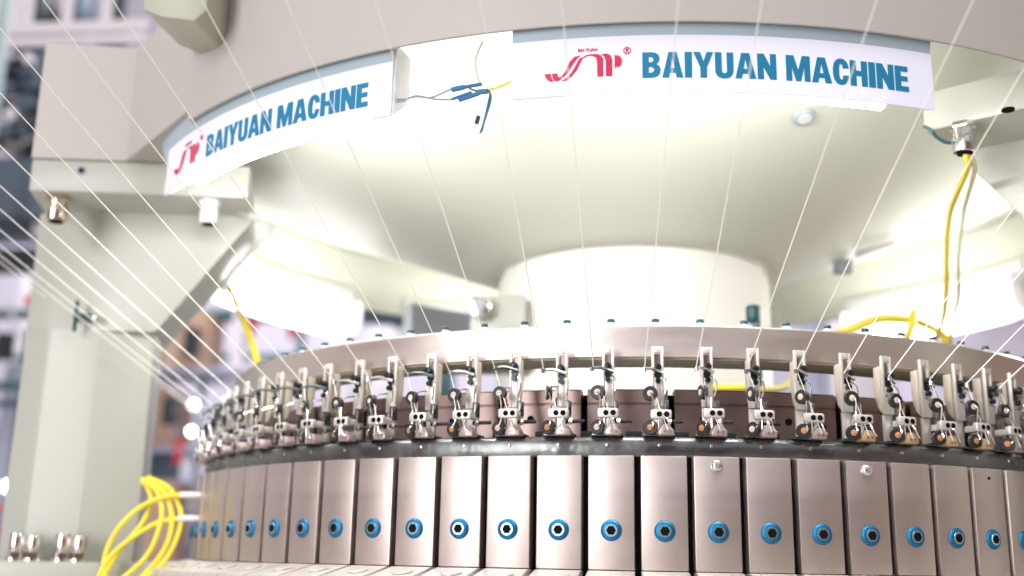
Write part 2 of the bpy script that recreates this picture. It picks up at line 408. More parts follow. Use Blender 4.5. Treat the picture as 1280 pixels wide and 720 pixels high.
# one panel: upright plate and sloping foot; local x tangential, -y outwards, z world height (relative to z=0)
prism(bm, [(-W2, -0.0285), (W2, -0.0285), (W2, 0.0553), (-W2, 0.0553)], lambda p: (p[0], -0.5000, p[1]), lambda p: (p[0], -0.4895, p[1]), 0.0010)
panel_me = mesh_only('cam_panel', bm, PANELM)
bm = BM()
prism(bm, [(-0.4995, -0.0290), (-0.5030, -0.0290), (-0.5400, -0.0375), (-0.5415, -0.0455), (-0.4860, -0.0455), (-0.4860, -0.0290)], lambda p: (-W2 * (abs(p[0]) / 0.5), p[0], p[1]), lambda p: (W2 * (abs(p[0]) / 0.5), p[0], p[1]), 0.0007)
foot_me = mesh_only('panel_foot', bm, BRACK)
bm = BM()
sl = Vector((0, -0.0085, -0.037)).normalized(); nn = Vector((0, -0.224, 0.975))
cc = Vector((0.004, -0.5215, -0.0330))
cyl(bm, cc, cc + nn * 0.0012, 0.0080, seg=26, bevel=0.0004)
footb_me = mesh_only('foot_bolt', bm, BRACK)
bm = BM(); cyl(bm, cc + nn * 0.0034, cc + nn * 0.0040, 0.0031, seg=6); foots_me = mesh_only('socket', bm, GAPM)
# blue button-head bolt
bm = BM()
prof = [(0.0000, 0.0), (0.0078, 0.0), (0.0078, 0.0008), (0.0074, 0.0014), (0.0062, 0.0022), (0.0046, 0.0026), (0.0030, 0.0027)]
seg = 28; rings = []
for i in range(seg):
    t = 2 * math.pi * i / seg
    rings.append([bm.verts.new((q * math.cos(t), -0.5000 - h, q * math.sin(t))) for q, h in prof[1:]])
for i in range(seg):
    A, B = rings[i], rings[(i + 1) % seg]
    for j in range(len(A) - 1): bm.faces.new((A[j], A[j + 1], B[j + 1], B[j]))
bolt_me = mesh_only('blue_bolt', bm, BLUEB)
bm = BM(); cyl(bm, (0, -0.5020, 0), (0, -0.50285, 0), 0.0050, 0.0046, seg=24); rim_me = mesh_only('socket_glare_rim', bm, RIMM)  # bright ring, glare round the hex socket put into its colour
bm = BM(); cyl(bm, (0, -0.4995, 0), (0, -0.5032, 0), 0.0036, seg=6); sock_me = mesh_only('hex_socket', bm, GAPM)
bm = BM()
prof = [(0.0044, 0.0), (0.0046, 0.0008), (0.0042, 0.0020), (0.0030, 0.0030), (0.0014, 0.0034), (0.0001, 0.0035)]
rings = []
for i in range(20):
    t = 2 * math.pi * i / 20
    rings.append([bm.verts.new((q * math.cos(t), -0.5000 - h, 0.0485 + q * math.sin(t))) for q, h in prof])
for i in range(20):
    A, B = rings[i], rings[(i + 1) % 20]
    for j in range(len(A) - 1): bm.faces.new((A[j], A[j + 1], B[j + 1], B[j]))
dome_me = mesh_only('dome_screw', bm, CHROME)
bm = BM(); box(bm, (0, -0.5036, 0.0485), (0.0040, 0.0006, 0.0008)); box(bm, (0, -0.50365, 0.0485), (0.0008, 0.0006, 0.0040)); cross_me = mesh_only('cross_slot', bm, WIREG)
bm = BM(); cyl(bm, (0.001, -0.4998, 0.0475), (0.001, -0.5003, 0.0475), 0.0014, seg=12); pin_me = mesh_only('pin_hole', bm, GAPM)
PH = -55.94
rng = random.Random(4)
PANEL_SHADES = [PANELM]
for i in range(-9, 32):
    a = R(PH + 4.5 * i)
    p = link('cam_panel', panel_me, CY, (0, 0, 0.046), (0, 0, a))
    link('panel_foot', foot_me, p)
    link('foot_bolt', footb_me, p)
    b = link('blue_bolt', bolt_me, p)
    link('socket_glare_rim', rim_me, p); link('hex_socket', sock_me, p)
    if i in (14, 17):
        link('dome_screw', dome_me, p); link('cross_slot', cross_me, p)
        p['label'] = 'steel panel with a silver dome screw near its top'
    if i == 20:
        link('pin_hole', pin_me, p); p['label'] = 'steel panel with a small dark pin hole near its top'

# inner ring of brown cam segments seen between the feeders
for k in range(-8, 9):
    a0 = R(3.0 + 9 * k + 0.35 + 0.9); a1 = R(3.0 + 9 * k + 8.65 + 0.9)
    bm = BM(); lathe(bm, [(0.430, 0.0708), (0.4465, 0.0708), (0.4465, 0.1005), (0.4455, 0.1012), (0.4455, 0.1018), (0.4465, 0.1025), (0.4465, 0.1125), (0.4455, 0.1135), (0.430, 0.1135)], 6, a0, a1)
    s = cy('cam_segment', bm, SEGM, angle=25)
    am = math.degrees((a0 + a1) / 2)
    bm = BM(); q0 = pol(0.4460, am - 1.2, 0.0895); q1 = pol(0.4470, am - 1.2, 0.0895); cyl(bm, q0, q1, 0.0029, seg=16)
    cy('segment_hole', bm, GAPM, s)
bm = BM(); lathe(bm, [(0.36, 0.0706), (0.4295, 0.0706), (0.4295, 0.111), (0.36, 0.111)], 128); cy('segment_backing', bm, GAPM)

# ------------------------------------------------------------------ upper dial plate ring
DP = thing('dial_plate_ring', 'upper flat steel ring with a row of dark cap screws along its top edge', 'plate ring', (0, 0, 0.1357))
bm = BM(); lathe(bm, [(0.424, 0.0), (0.4675, 0.0), (0.4680, 0.0006), (0.4680, 0.0250), (0.4665, 0.0266), (0.424, 0.0266)], 220); obj('ring_plate', bm, PLATEM, DP)
bm = BM(); lathe(bm, [(0.4245, -0.0010), (0.4640, -0.0010), (0.4640, -0.00005), (0.4245, -0.00005)], 160); obj('lit_underside', bm, UNDERLIT, DP)  # added ring, olive-gold light under the plate put into its colour
bm = BM(); cyl(bm, (0, -0.457, 0.0266), (0, -0.457, 0.0300), 0.0034, seg=18, bevel=0.0004); wash_me = mesh_only('washer', bm, WHITEP)
bm = BM(); cyl(bm, (0, -0.457, 0.0300), (0, -0.457, 0.0332), 0.0032, seg=18, bevel=0.0006); cap_me = mesh_only('cap_screw', bm, TEALCAP)
for i in range(-8, 30):
    a = R(-42.7 + 4.5 * i)
    c_ = link('cap_screw', cap_me, DP, rot=(0, 0, a)); link('washer', wash_me, c_)
for d in (150, 185, 215):      # spokes that tie the ring to the drum, behind
    f = loc2(d); bm = BM()
    prism(bm, [(0.166, -0.02), (0.4235, -0.02), (0.4235, 0.02), (0.166, 0.02)], lambda p: f(p[0], p[1], 0.006), lambda p: f(p[0], p[1], 0.022)); obj('spoke', bm, WEBM, DP)

# ------------------------------------------------------------------ yarn feeders
ORD = ['first', 'second', 'third', 'fourth', 'fifth', 'sixth', 'seventh', 'eighth', 'ninth', 'tenth', 'eleventh', 'twelfth', 'thirteenth', 'fourteenth',
       'fifteenth', 'sixteenth', 'seventeenth', 'eighteenth', 'nineteenth', 'twentieth', 'twenty-first', 'twenty-second', 'twenty-third', 'twenty-fourth',
       'twenty-fifth', 'twenty-sixth', 'twenty-seventh', 'twenty-eighth']
bm = BM()
for c_, s_ in (((-0.0036, -0.0095, 0.0480), (0.0021, 0.0030, 0.047)), ((0.0036, -0.0095, 0.0480), (0.0021, 0.0030, 0.047)),
               ((0, -0.0095, 0.0690), (0.0051, 0.0030, 0.0050)), ((0, -0.0095, 0.0357), (0.0051, 0.0030, 0.0224))):
    box(bm, c_, s_, 0.0003)
box(bm, (0, -0.0075, 0.0122), (0.0080, 0.0030, 0.0240), 0.0004)
brack_me = mesh_only('bracket', bm, BRACK)
bm = BM(); prism(bm, [(-0.0050, 0.0640), (-0.0050, 0.0260), (-0.0010, 0.0310), (0.0012, 0.0350), (0.0032, 0.0430), (0.0032, 0.0640)], lambda p: (-0.0030, p[0], p[1]), lambda p: (0.0030, p[0], p[1]), 0.0008)
web_me = mesh_only('web_block', bm, WEBM)
bm = BM(); cyl(bm, (0, -0.0080, 0.0560), (0, -0.0175, 0.0560), 0.0027, seg=14, bevel=0.0006); cyl(bm, (0, -0.0100, 0.0455), (0, -0.0150, 0.0455), 0.0022, seg=6); cyl(bm, (0, -0.0090, 0.0505), (0, -0.0120, 0.0505), 0.0030, seg=6)
screw_me = mesh_only('slot_screw', bm, SCREWD)
bm = BM(); tube(bm, smooth_path([(0.0040, -0.0150, 0.0508), (0.0, -0.0168, 0.0520), (-0.0045, -0.0205, 0.0530), (-0.0085, -0.0250, 0.0525), (-0.0112, -0.0280, 0.0510)], 4), 0.00125, 8, lambda t: 1.25 - 0.45 * t)
cyl(bm, (-0.0112, -0.0280, 0.0495), (-0.0112, -0.0280, 0.0525), 0.0017, seg=10)
lever_me = mesh_only('guide_lever', bm, CHROME)
leverd_me = lever_me.copy(); leverd_me.materials[0] = TEALW
bm = BM(); box(bm, (0.0010, -0.0290, 0.0165), (0.0160, 0.0055, 0.0074), 0.0016); clamp_me = mesh_only('clamp_block', bm, BRACK)
bm = BM(); box(bm, (0.0050, -0.0182, 0.0165), (0.0050, 0.0160, 0.0050), 0.0006); arm_me = mesh_only('clamp_arm', bm, BRACK)
bm = BM()
for x in (-0.0005, 0.0050): cyl(bm, (x, -0.0312, 0.0165), (x, -0.0320, 0.0165), 0.0021, seg=14)
cs_me = mesh_only('clamp_screws', bm, GAPM)
bm = BM()
tube(bm, smooth_path([(-0.0068, -0.0275, 0.0325), (-0.0063, -0.0316, 0.0323), (-0.0052, -0.0312, 0.0285), (-0.0048, -0.0295, 0.0220), (-0.0048, -0.0290, 0.0165), (-0.0050, -0.0295, 0.0105), (-0.0056, -0.0318, 0.0068), (-0.0068, -0.0275, 0.0060)], 4), 0.00078, 7)
tube(bm, [(-0.0008, -0.0292, 0.0285), (-0.0008, -0.0292, 0.0060), (-0.0020, -0.0292, 0.0046)], 0.00078, 7)
rod_me = mesh_only('bent_wire', bm, CHROME)
bm = BM(); wheel(bm, (0, 0, 0), 0.0057, 0.0044, hole=0.40); pul_me = mesh_only('roller', bm, BLACK)
bm = BM(); cyl(bm, (0, -0.0027, 0), (0, 0.0025, 0), 0.0025, seg=14, bevel=0.0005); hubo_me = mesh_only('hub', bm, ORANGE)
hubb_me = hubo_me.copy(); hubb_me.materials[0] = BEIGE
bm = BM(); prism(bm, [(-0.0012, 0.0), (0.0106, 0.0), (0.0106, 0.0034), (0.0070, 0.0086), (0.0022, 0.0086), (-0.0012, 0.0030)], lambda p: (p[0], -0.0305, p[1]), lambda p: (p[0], -0.0190, p[1]), 0.0008); nose_me = mesh_only('feeder_nose', bm, NOSE)
noseb_me = nose_me.copy(); noseb_me.materials[0] = AMBERN
bm = BM()
for x in (0.0035, 0.0075): cyl(bm, (x, -0.0304, 0.0030), (x, -0.0309, 0.0030), 0.0009, seg=8)
nh_me = mesh_only('nose_eyelets', bm, SEGM)
bm = BM(); box(bm, (0.0, -0.0160, 0.0012), (0.024, 0.014, 0.0020), 0.0006); base_me = mesh_only('nose_base', bm, DARKR)

FI = list(range(-5, 23))
rng = random.Random(11)
for n, i in enumerate(FI):
    d = -47.2 + 4.5 * i + rng.uniform(-0.12, 0.12)
    q = pol(0.47, d, 0.0705)
    yaw_u = rng.choice([0, 12, 25, 62, 78, 20])
    if i in (9, 12, 13): yaw_u = 75
    if i in (7, 8, 11): yaw_u = 5
    yaw_l = rng.choice([10, 20, 35, 15, 50])
    turned = 'turned edge-on' if yaw_u > 50 else 'facing outwards'
    if n < 14:
        lab = 'steel yarn feeder, %s from the left end of the ring, upper roller %s' % (ORD[n], turned)
    else:
        lab = 'steel yarn feeder, %s from the right end of the ring, upper roller %s' % (ORD[len(FI) - 1 - n], turned)
    t = thing('yarn_feeder', lab, 'yarn feeder', q, R(d), 'yarn feeders around the ring')
    link('bracket', brack_me, t); link('web_block', web_me, t)
    dz = rng.uniform(-0.0025, 0.0015)
    link('slot_screw', screw_me, t, (0, 0, dz))
    link('guide_lever', leverd_me if i < 2 or rng.random() < 0.2 else lever_me, t, (0, 0, dz + 0.0005), (0, 0, 0))
    cz = rng.uniform(-0.0008, 0.0008)
    cb = link('clamp_block', clamp_me, t, (0, 0, cz)); link('clamp_screws', cs_me, cb)
    link('clamp_arm', arm_me, t, (0, 0, cz)); link('bent_wire', rod_me, t, (0, 0, cz))
    u = link('roller', pul_me, t, (-0.0068, -0.0275, 0.0325 + cz), (0, 0, R(-yaw_u)))
    link('hub', hubb_me, u)
    l = link('roller', pul_me, t, (-0.0068, -0.0275, 0.0060), (0, 0, R(-yaw_l)))
    link('hub', hubo_me if rng.random() < 0.8 else hubb_me, l)
    ns = link('feeder_nose', noseb_me if i > 14 and rng.random() < 0.7 else nose_me, t)
    link('nose_eyelets', nh_me, ns); link('nose_base', base_me, t)

bm = BM()
tube(bm, smooth_path([(0.0042, -0.0305, 0.0140), (0.0050, -0.0335, 0.0118), (0.0072, -0.0340, 0.0060), (0.0098, -0.0330, 0.0040)], 4), 0.0006, 6)
eye_me = mesh_only('guide_wire', bm, CHROME)
bm = BM(); tube(bm, smooth_path([(-0.0032, -0.0110, 0.0400), (-0.0060, -0.0160, 0.0390), (-0.0078, -0.0220, 0.0360), (-0.0072, -0.0260, 0.0335)], 4), 0.0006, 6)
armw_me = mesh_only('roller_wire', bm, CHROME)
bm = BM(); box(bm, (0.0185, 0.0100, 0.0035), (0.0125, 0.0080, 0.0070), 0.0008); stop_me = mesh_only('dark_block', bm, BLACK)  # black block filling the dark gap between neighbouring noses
bm = BM(); box(bm, (0.0062, -0.0140, 0.0225), (0.0034, 0.0080, 0.0120), 0.0006); clip_me = mesh_only('side_clip', bm, DARKR)
bm = BM(); cyl(bm, (0.0, -0.0222, -0.0068), (0.0, -0.0236, -0.0068), 0.0013, seg=10, bevel=0.0003); rs_me = mesh_only('rail_screw', bm, CHROME)
bm = BM(); box(bm, (0, -0.0066, 0.0560), (0.0048, 0.0008, 0.0200)); sb_me = mesh_only('slot_shade', bm, SEGM)  # added dark sheet, shade inside the slot put into its colour
bm = BM(); cyl(bm, (0.0040, -0.0150, 0.0120), (0.0185, -0.0120, 0.0125), 0.0015, seg=10); rodk_me = mesh_only('black_rod', bm, BLACK)
bm = BM(); cyl(bm, (0.0062, -0.0150, 0.0120), (0.0090, -0.0144, 0.0121), 0.0026, seg=6); nut_me = mesh_only('rod_nut', bm, CHROME)
bm = BM(); tube(bm, smooth_path([(0.0030, -0.0125, 0.0480), (0.0058, -0.0150, 0.0450), (0.0062, -0.0160, 0.0390), (0.0045, -0.0150, 0.0320)], 4), 0.0006, 6); sp_me = mesh_only('spring_wire', bm, CHROME)
for t in [o for o in C.objects if o.get('category') == 'yarn feeder']:
    link('guide_wire', eye_me, t); link('roller_wire', armw_me, t); link('dark_block', stop_me, t); link('side_clip', clip_me, t); link('rail_screw', rs_me, t)
    link('slot_shade', sb_me, t); link('spring_wire', sp_me, t); rk = link('black_rod', rodk_me, t); link('rod_nut', nut_me, rk)

# ------------------------------------------------------------------ yarns
for n, i in enumerate(FI):
    d = -47.2 + 4.5 * i
    tip = Matrix.Rotation(R(d), 3, 'Z') @ Vector((-0.0112, -0.498, 0.0)); tip.z = 0.1225
    ns = Matrix.Rotation(R(d), 3, 'Z') @ Vector((0.0055, -0.5010, 0.0)); ns.z = 0.0745
    dd = d + rng.uniform(-0.8, 0.8)
    top = pol(0.985, dd, 0.1225 + (0.985 - 0.498) * 0.715)
    P = [tip + (top - tip) * (k / 14) + Vector((0, 0, -0.004 * math.sin(math.pi * k / 14))) for k in range(15)]
    bm = BM(); tube(bm, P, 0.00050 if i > 1 else 0.0006, 6, lambda t: 1.0 - 0.4 * t); tube(bm, [tip, ns], 0.00032, 5)
    o = obj('yarn_strand', bm, YARN)
    if n < 14: lab = 'thin white yarn strand slanting down to the %s feeder from the left end' % ORD[n]
    else: lab = 'thin white yarn strand slanting down to the %s feeder from the right end' % ORD[len(FI) - 1 - n]
    tag(o, lab, 'yarn', 'white yarns running to the feeders')

# ------------------------------------------------------------------ lettering
def bez(p0, p1, p2, p3, n=8):
    out = []
    for k in range(n + 1):
        t = k / n; s = 1 - t
        out.append((s**3*p0[0]+3*s*s*t*p1[0]+3*s*t*t*p2[0]+t**3*p3[0], s**3*p0[1]+3*s*s*t*p1[1]+3*s*t*t*p2[1]+t**3*p3[1]))
    return out
def bowl(x0, y0, y1, xr):          # right-bulging half oval from (x0,y0) up to (x0,y1)
    ym = (y0 + y1) / 2; k = 0.5523; h = (y1 - y0) / 2; xs = min(x0 + (xr - x0) * 0.25, xr - h)
    xs = max(xs, x0)
    return [(x0, y0)] + bez((xs, y0), (xs + (xr - xs) * k, y0), (xr, ym - h * k), (xr, ym), 6) + bez((xr, ym), (xr, ym + h * k), (xs + (xr - xs) * k, y1), (xs, y1), 6)[1:] + [(x0, y1)]
S = 0.235
def glyph(c):
    if c == 'I': return 0.25, [[(0, 0), (0.25, 0), (0.25, 1), (0, 1)]]
    if c == 'B':
        o = [(0, 0)] + bez((0.30, 0), (0.52, 0), (0.64, 0.10), (0.64, 0.29), 6) + bez((0.64, 0.29), (0.64, 0.42), (0.58, 0.50), (0.47, 0.53), 5)[1:] + bez((0.47, 0.53), (0.56, 0.57), (0.61, 0.64), (0.61, 0.74), 5)[1:] + bez((0.61, 0.74), (0.61, 0.92), (0.50, 1), (0.29, 1), 6)[1:] + [(0, 1)]
        return 0.64, [o, bowl(0.225, 0.19, 0.43, 0.42), bowl(0.225, 0.60, 0.82, 0.40)]
    if c == 'A':
        return 0.74, [[(0, 0), (0.23, 0), (0.265, 0.19), (0.475, 0.19), (0.51, 0), (0.74, 0), (0.51, 1), (0.23, 1)], [(0.295, 0.37), (0.445, 0.37), (0.37, 0.80)]]
    if c == 'Y':
        return 0.70, [[(0.235, 0), (0.465, 0), (0.465, 0.40), (0.70, 1), (0.465, 1), (0.35, 0.63), (0.235, 1), (0, 1), (0.235, 0.40)]]
    if c == 'U':
        o = [(0, 1), (0, 0.33)] + bez((0, 0.33), (0, 0.10), (0.11, -0.02), (0.325, -0.02), 7)[1:] + bez((0.325, -0.02), (0.54, -0.02), (0.65, 0.10), (0.65, 0.33), 7)[1:] + [(0.65, 1), (0.42, 1), (0.42, 0.32)] + bez((0.42, 0.32), (0.42, 0.22), (0.39, 0.18), (0.325, 0.18), 4)[1:] + bez((0.325, 0.18), (0.26, 0.18), (0.23, 0.22), (0.23, 0.32), 4)[1:] + [(0.23, 1)]
        return 0.65, [o]
    if c == 'N':
        return 0.68, [[(0, 0), (0.215, 0), (0.215, 0.52), (0.455, 0), (0.68, 0), (0.68, 1), (0.465, 1), (0.465, 0.50), (0.235, 1), (0, 1)]]
    if c == 'M':
        return 0.88, [[(0, 0), (0.205, 0), (0.205, 0.60), (0.355, 0), (0.525, 0), (0.675, 0.60), (0.675, 0), (0.88, 0), (0.88, 1), (0.60, 1), (0.44, 0.42), (0.28, 1), (0, 1)]]
    if c == 'C':
        o = [(0.60, 0.36)] + bez((0.60, 0.36), (0.585, 0.12), (0.48, -0.02), (0.31, -0.02), 7)[1:] + bez((0.31, -0.02), (0.10, -0.02), (0, 0.18), (0, 0.50), 7)[1:] + bez((0, 0.50), (0, 0.82), (0.10, 1.02), (0.31, 1.02), 7)[1:] + bez((0.31, 1.02), (0.48, 1.02), (0.585, 0.88), (0.60, 0.65), 7)[1:] + [(0.385, 0.65)] + bez((0.385, 0.65), (0.38, 0.77), (0.36, 0.82), (0.31, 0.82), 4)[1:] + bez((0.31, 0.82), (0.25, 0.82), (0.23, 0.70), (0.23, 0.50), 4)[1:] + bez((0.23, 0.50), (0.23, 0.30), (0.25, 0.18), (0.31, 0.18), 4)[1:] + bez((0.31, 0.18), (0.36, 0.18), (0.38, 0.24), (0.385, 0.36), 4)[1:]
        return 0.60, [o]
    if c == 'H':
        return 0.66, [[(0, 0), (0.225, 0), (0.225, 0.40), (0.435, 0.40), (0.435, 0), (0.66, 0), (0.66, 1), (0.435, 1), (0.435, 0.60), (0.225, 0.60), (0.225, 1), (0, 1)]]
    if c == 'E':
        return 0.53, [[(0, 0), (0.53, 0), (0.53, 0.20), (0.225, 0.20), (0.225, 0.41), (0.50, 0.41), (0.50, 0.60), (0.225, 0.60), (0.225, 0.80), (0.52, 0.80), (0.52, 1), (0, 1)]]
def flat_mesh(polys, depth=0.0):
    cu = bpy.data.curves.new('tmp', 'CURVE'); cu.dimensions = '2D'; cu.fill_mode = 'BOTH'; cu.extrude = depth
    for p in polys:
        s = cu.splines.new('POLY'); s.points.add(len(p) - 1); s.use_cyclic_u = True
        for k, (x, y) in enumerate(p): s.points[k].co = (x, y, 0, 1)
    o = bpy.data.objects.new('tmp', cu); C.objects.link(o)
    dg = bpy.context.evaluated_depsgraph_get(); me = bpy.data.meshes.new_from_object(o.evaluated_get(dg))
    bpy.data.objects.remove(o); bpy.data.curves.remove(cu); return me
def text_mesh(txt):
    cu = bpy.data.curves.new('tmp', 'FONT'); cu.body = txt; cu.size = 1.0; cu.extrude = 0.02; cu.offset = 0.02
    o = bpy.data.objects.new('tmp', cu); C.objects.link(o)
    dg = bpy.context.evaluated_depsgraph_get(); me = bpy.data.meshes.new_from_object(o.evaluated_get(dg))
    bpy.data.objects.remove(o); bpy.data.curves.remove(cu); return me
RS = 0.5776
def wrap(me, name, m, parent, fx, fz, d0, lift=0.0006):
    """bend a flat mesh round the sign's cylinder; fx,fz map flat coordinates to arc length and height; d0 = azimuth of arc zero."""
    me = me.copy(); me.name = name
    for v in me.vertices:
        a = R(d0) + fx(v.co.x) / RS
        r = RS + (lift if v.co.z > -1e-9 else -0.0005)
        v.co = (r * math.sin(a), -r * math.cos(a), fz(v.co.y))
    me.materials.clear(); me.materials.append(m)
    o = bpy.data.objects.new(name, me); C.objects.link(o); o.parent = parent
    return o
letters = []; x = 0.0
for ch in 'BAIYUAN MACHINE':
    if ch == ' ': x += 0.30; continue
    wd, polys = glyph(ch)
    letters.append((ch, flat_mesh([[(px + x, py) for px, py in p] for p in polys], 0.01))); x += wd + 0.065
LW = x - 0.065
EMB = [[(170,400),(230,400),(240,445),(262,475),(235,480),(200,462),(178,430)],
 [(245,400),(295,400),(305,430),(318,445),(345,430),(330,465),(300,478),(268,472),(250,440)],
 [(330,450),(375,390),(420,290),(470,240),(525,232),(490,265),(450,320),(400,400),(355,445)],
 [(340,485),(390,475),(440,440),(490,380),(530,300),(555,250),(515,262),(480,330),(440,400),(400,445)],
 [(545,262),(575,235),(620,225),(690,225),(730,240),(752,280),(752,455),(695,455),(692,300),(680,258),(640,238),(600,238)],
 [(735,228),(790,226),(825,245),(840,290),(840,455),(780,455),(778,300),(765,255)],
 [(865,230),(880,255),(895,240),(903,262),(920,248),(920,275),(940,280),(925,300),(948,310),(925,325),(940,345),(918,345),(915,375),(900,355),(885,375),(880,350),(865,390)]]
emb_me = flat_mesh([[(px, -py) for px, py in p] for p in EMB], 0.01)
small_me = text_mesh('BAI YUAN')
reg = [(math.cos(t) * 1.0, math.sin(t) * 1.0) for t in [2 * math.pi * k / 24 for k in range(24)]]
reg_me = flat_mesh([reg, [(a * 0.80, b * 0.80) for a, b in reg], [(-0.35, -0.55), (-0.15, -0.55), (-0.15, 0.55), (-0.35, 0.55)], [(-0.13, 0.08), (0.35, 0.2), (0.35, 0.55), (-0.13, 0.55)], [(-0.1, 0.05), (0.1, 0.05), (0.42, -0.55), (0.2, -0.55)]], 0.01)

# ------------------------------------------------------------------ lit signs under the ring
def sign(d, label, written=True):
    t = thing('light_sign', label, 'lit sign', (0, 0, 0), 0, 'lit signs under the ring')
    a0, a1 = R(d - 16.1), R(d + 16.1)
    bm = BM(); lathe(bm, [(0.5758, 0.3135), (RS, 0.3135), (RS, 0.3595), (0.5758, 0.3595)], 40, a0, a1); obj('sign_face', bm, ACRYL, t)
    bm = BM(); lathe(bm, [(0.5725, 0.3540), (0.5755, 0.3540), (0.5788, 0.3720), (0.5755, 0.3950), (0.5725, 0.3950)], 40, a0 - R(2.2 if d == -35.0 else 0), a1); obj('mounting_band', bm, BANDM if written else SHADEW, t)
    bm = BM()
    n = 30; P = []
    for k in range(n + 1):
        a = a0 + R(4.4) + (a1 - a0 - R(7.8)) * k / n
        P.append((0.5600 * math.sin(a), -0.5600 * math.cos(a), 0.3250))
    tube(bm, P, 0.0085, 10); obj('lamp_tube', bm, TUBE if written else TUBER, t)
    for s, a in ((-1, a0), (1, a1)):
        bm = BM(); lathe(bm, [(0.552, 0.3420), (0.556, 0.3300), (0.5752, 0.3145), (0.5752, 0.3590), (0.5730, 0.3750), (0.552, 0.3720)], 1, a - R(0.12), a + R(0.12)); obj('end_cap', bm, SHADEW, t)
    if written:
        bm = BM(); lathe(bm, [(0.545, 0.3460), (0.5752, 0.3460), (0.5752, 0.3490), (0.545, 0.3490)], 40, a0 + R(0.15), a1 - R(0.15)); obj('light_shield', bm, SHADEW, t)  # added shield, keeps the tube's upward light off the cone
        d0 = d - 6.35; H = 0.0203; sx = 0.2042 / LW
        for ch, me in letters:
            wrap(me, 'letter', LETTER, t, lambda x: x * sx, lambda y: 0.3250 + y * H, d0)
        de = d - 13.58
        wrap(emb_me, 'emblem', EMBLEM, t, lambda x: (x - 170) * 0.0000755, lambda y: 0.345 + (y + 230) * 0.0000790, de)
        wrap(small_me, 'emblem_caption', EMBLEM, t, lambda x: 0.0250 + x * 0.0033, lambda y: 0.3480 + y * 0.0033, de)
        wrap(reg_me, 'registered_mark', EMBLEM, t, lambda x: 0.0618 + x * 0.0029, lambda y: 0.3472 + y * 0.0029, de)
    return t
sign(7.2, 'wide white lit sign with red emblem and blue lettering, facing forward over the middle')
sign(-35.0, 'white lit sign with blue lettering curving away at the left beside the thick leg')
sign(87.0, 'white lit sign on the far right of the ring beyond the right leg')
sign(127.0, 'blank glowing lamp sign at the rear right, above the yellow cable tangle', False)
sign(-113.0, 'blank glowing lamp sign at the rear left beyond the leg and yellow cable', False)
sign(-155.0, 'blank glowing lamp sign at the back just left of the white drum', False)

# ------------------------------------------------------------------ cables and wires
def cable(name, label, cat, pts, r, m, flat=1.0, group=None, n=6):
    bm = BM(); tube(bm, smooth_path(pts, n), r, 10, flat=flat); return tag(obj(name, bm, m), label, cat, group)
cable('yellow_cable', 'flat yellow cable hanging from the left gusset down to the steel ring', 'cable',
      [(-0.545, -0.04, 0.345), (-0.525, -0.05, 0.324), (-0.495, -0.06, 0.296), (-0.470, -0.08, 0.261), (-0.449, -0.10, 0.228), (-0.432, -0.118, 0.198), (-0.425, -0.125, 0.175), (-0.423, -0.128, 0.164)], 0.0042, YELLOW, 1.0)
g = (0.2785, -0.4285)
cable('yellow_cable', 'yellow cable dropping from the right cable gland into the tangle below', 'cable',
      [(g[0], g[1], 0.318), (0.284, -0.415, 0.309), (0.291, -0.36, 0.306), (0.299, -0.30, 0.301), (0.308, -0.25, 0.276), (0.318, -0.20, 0.247), (0.323, -0.15, 0.222), (0.316, -0.08, 0.205), (0.28, -0.03, 0.20), (0.24, -0.05, 0.215)], 0.0026, YELLOW)
cable('pale_cable', 'pale cream cable running beside the yellow one from the right gland', 'cable',
      [(g[0] + 0.003, g[1], 0.318), (0.292, -0.408, 0.310), (0.302, -0.35, 0.304), (0.309, -0.31, 0.300), (0.316, -0.26, 0.272), (0.330, -0.20, 0.245), (0.338, -0.14, 0.232), (0.350, -0.09, 0.215)], 0.0019, PALEY)
cable('yellow_cable', 'loose yellow cable lying in a tangle behind the right side of the steel ring', 'cable',
      [(0.20, -0.06, 0.225), (0.243, -0.10, 0.234), (0.273, -0.11, 0.243), (0.316, -0.10, 0.240), (0.345, -0.09, 0.220), (0.30, -0.05, 0.20), (0.26, -0.09, 0.19), (0.29, -0.14, 0.215), (0.305, -0.12, 0.248)], 0.0046, YELLOW)
cable('yellow_cable', 'yellow cable sagging inside the ring, seen between the right feeders', 'cable',
      [(0.20, -0.06, 0.222), (0.17, -0.12, 0.170), (0.13, -0.20, 0.150), (0.105, -0.24, 0.146), (0.07, -0.20, 0.150), (0.17, 0.0, 0.16)], 0.0034, YELLOW)
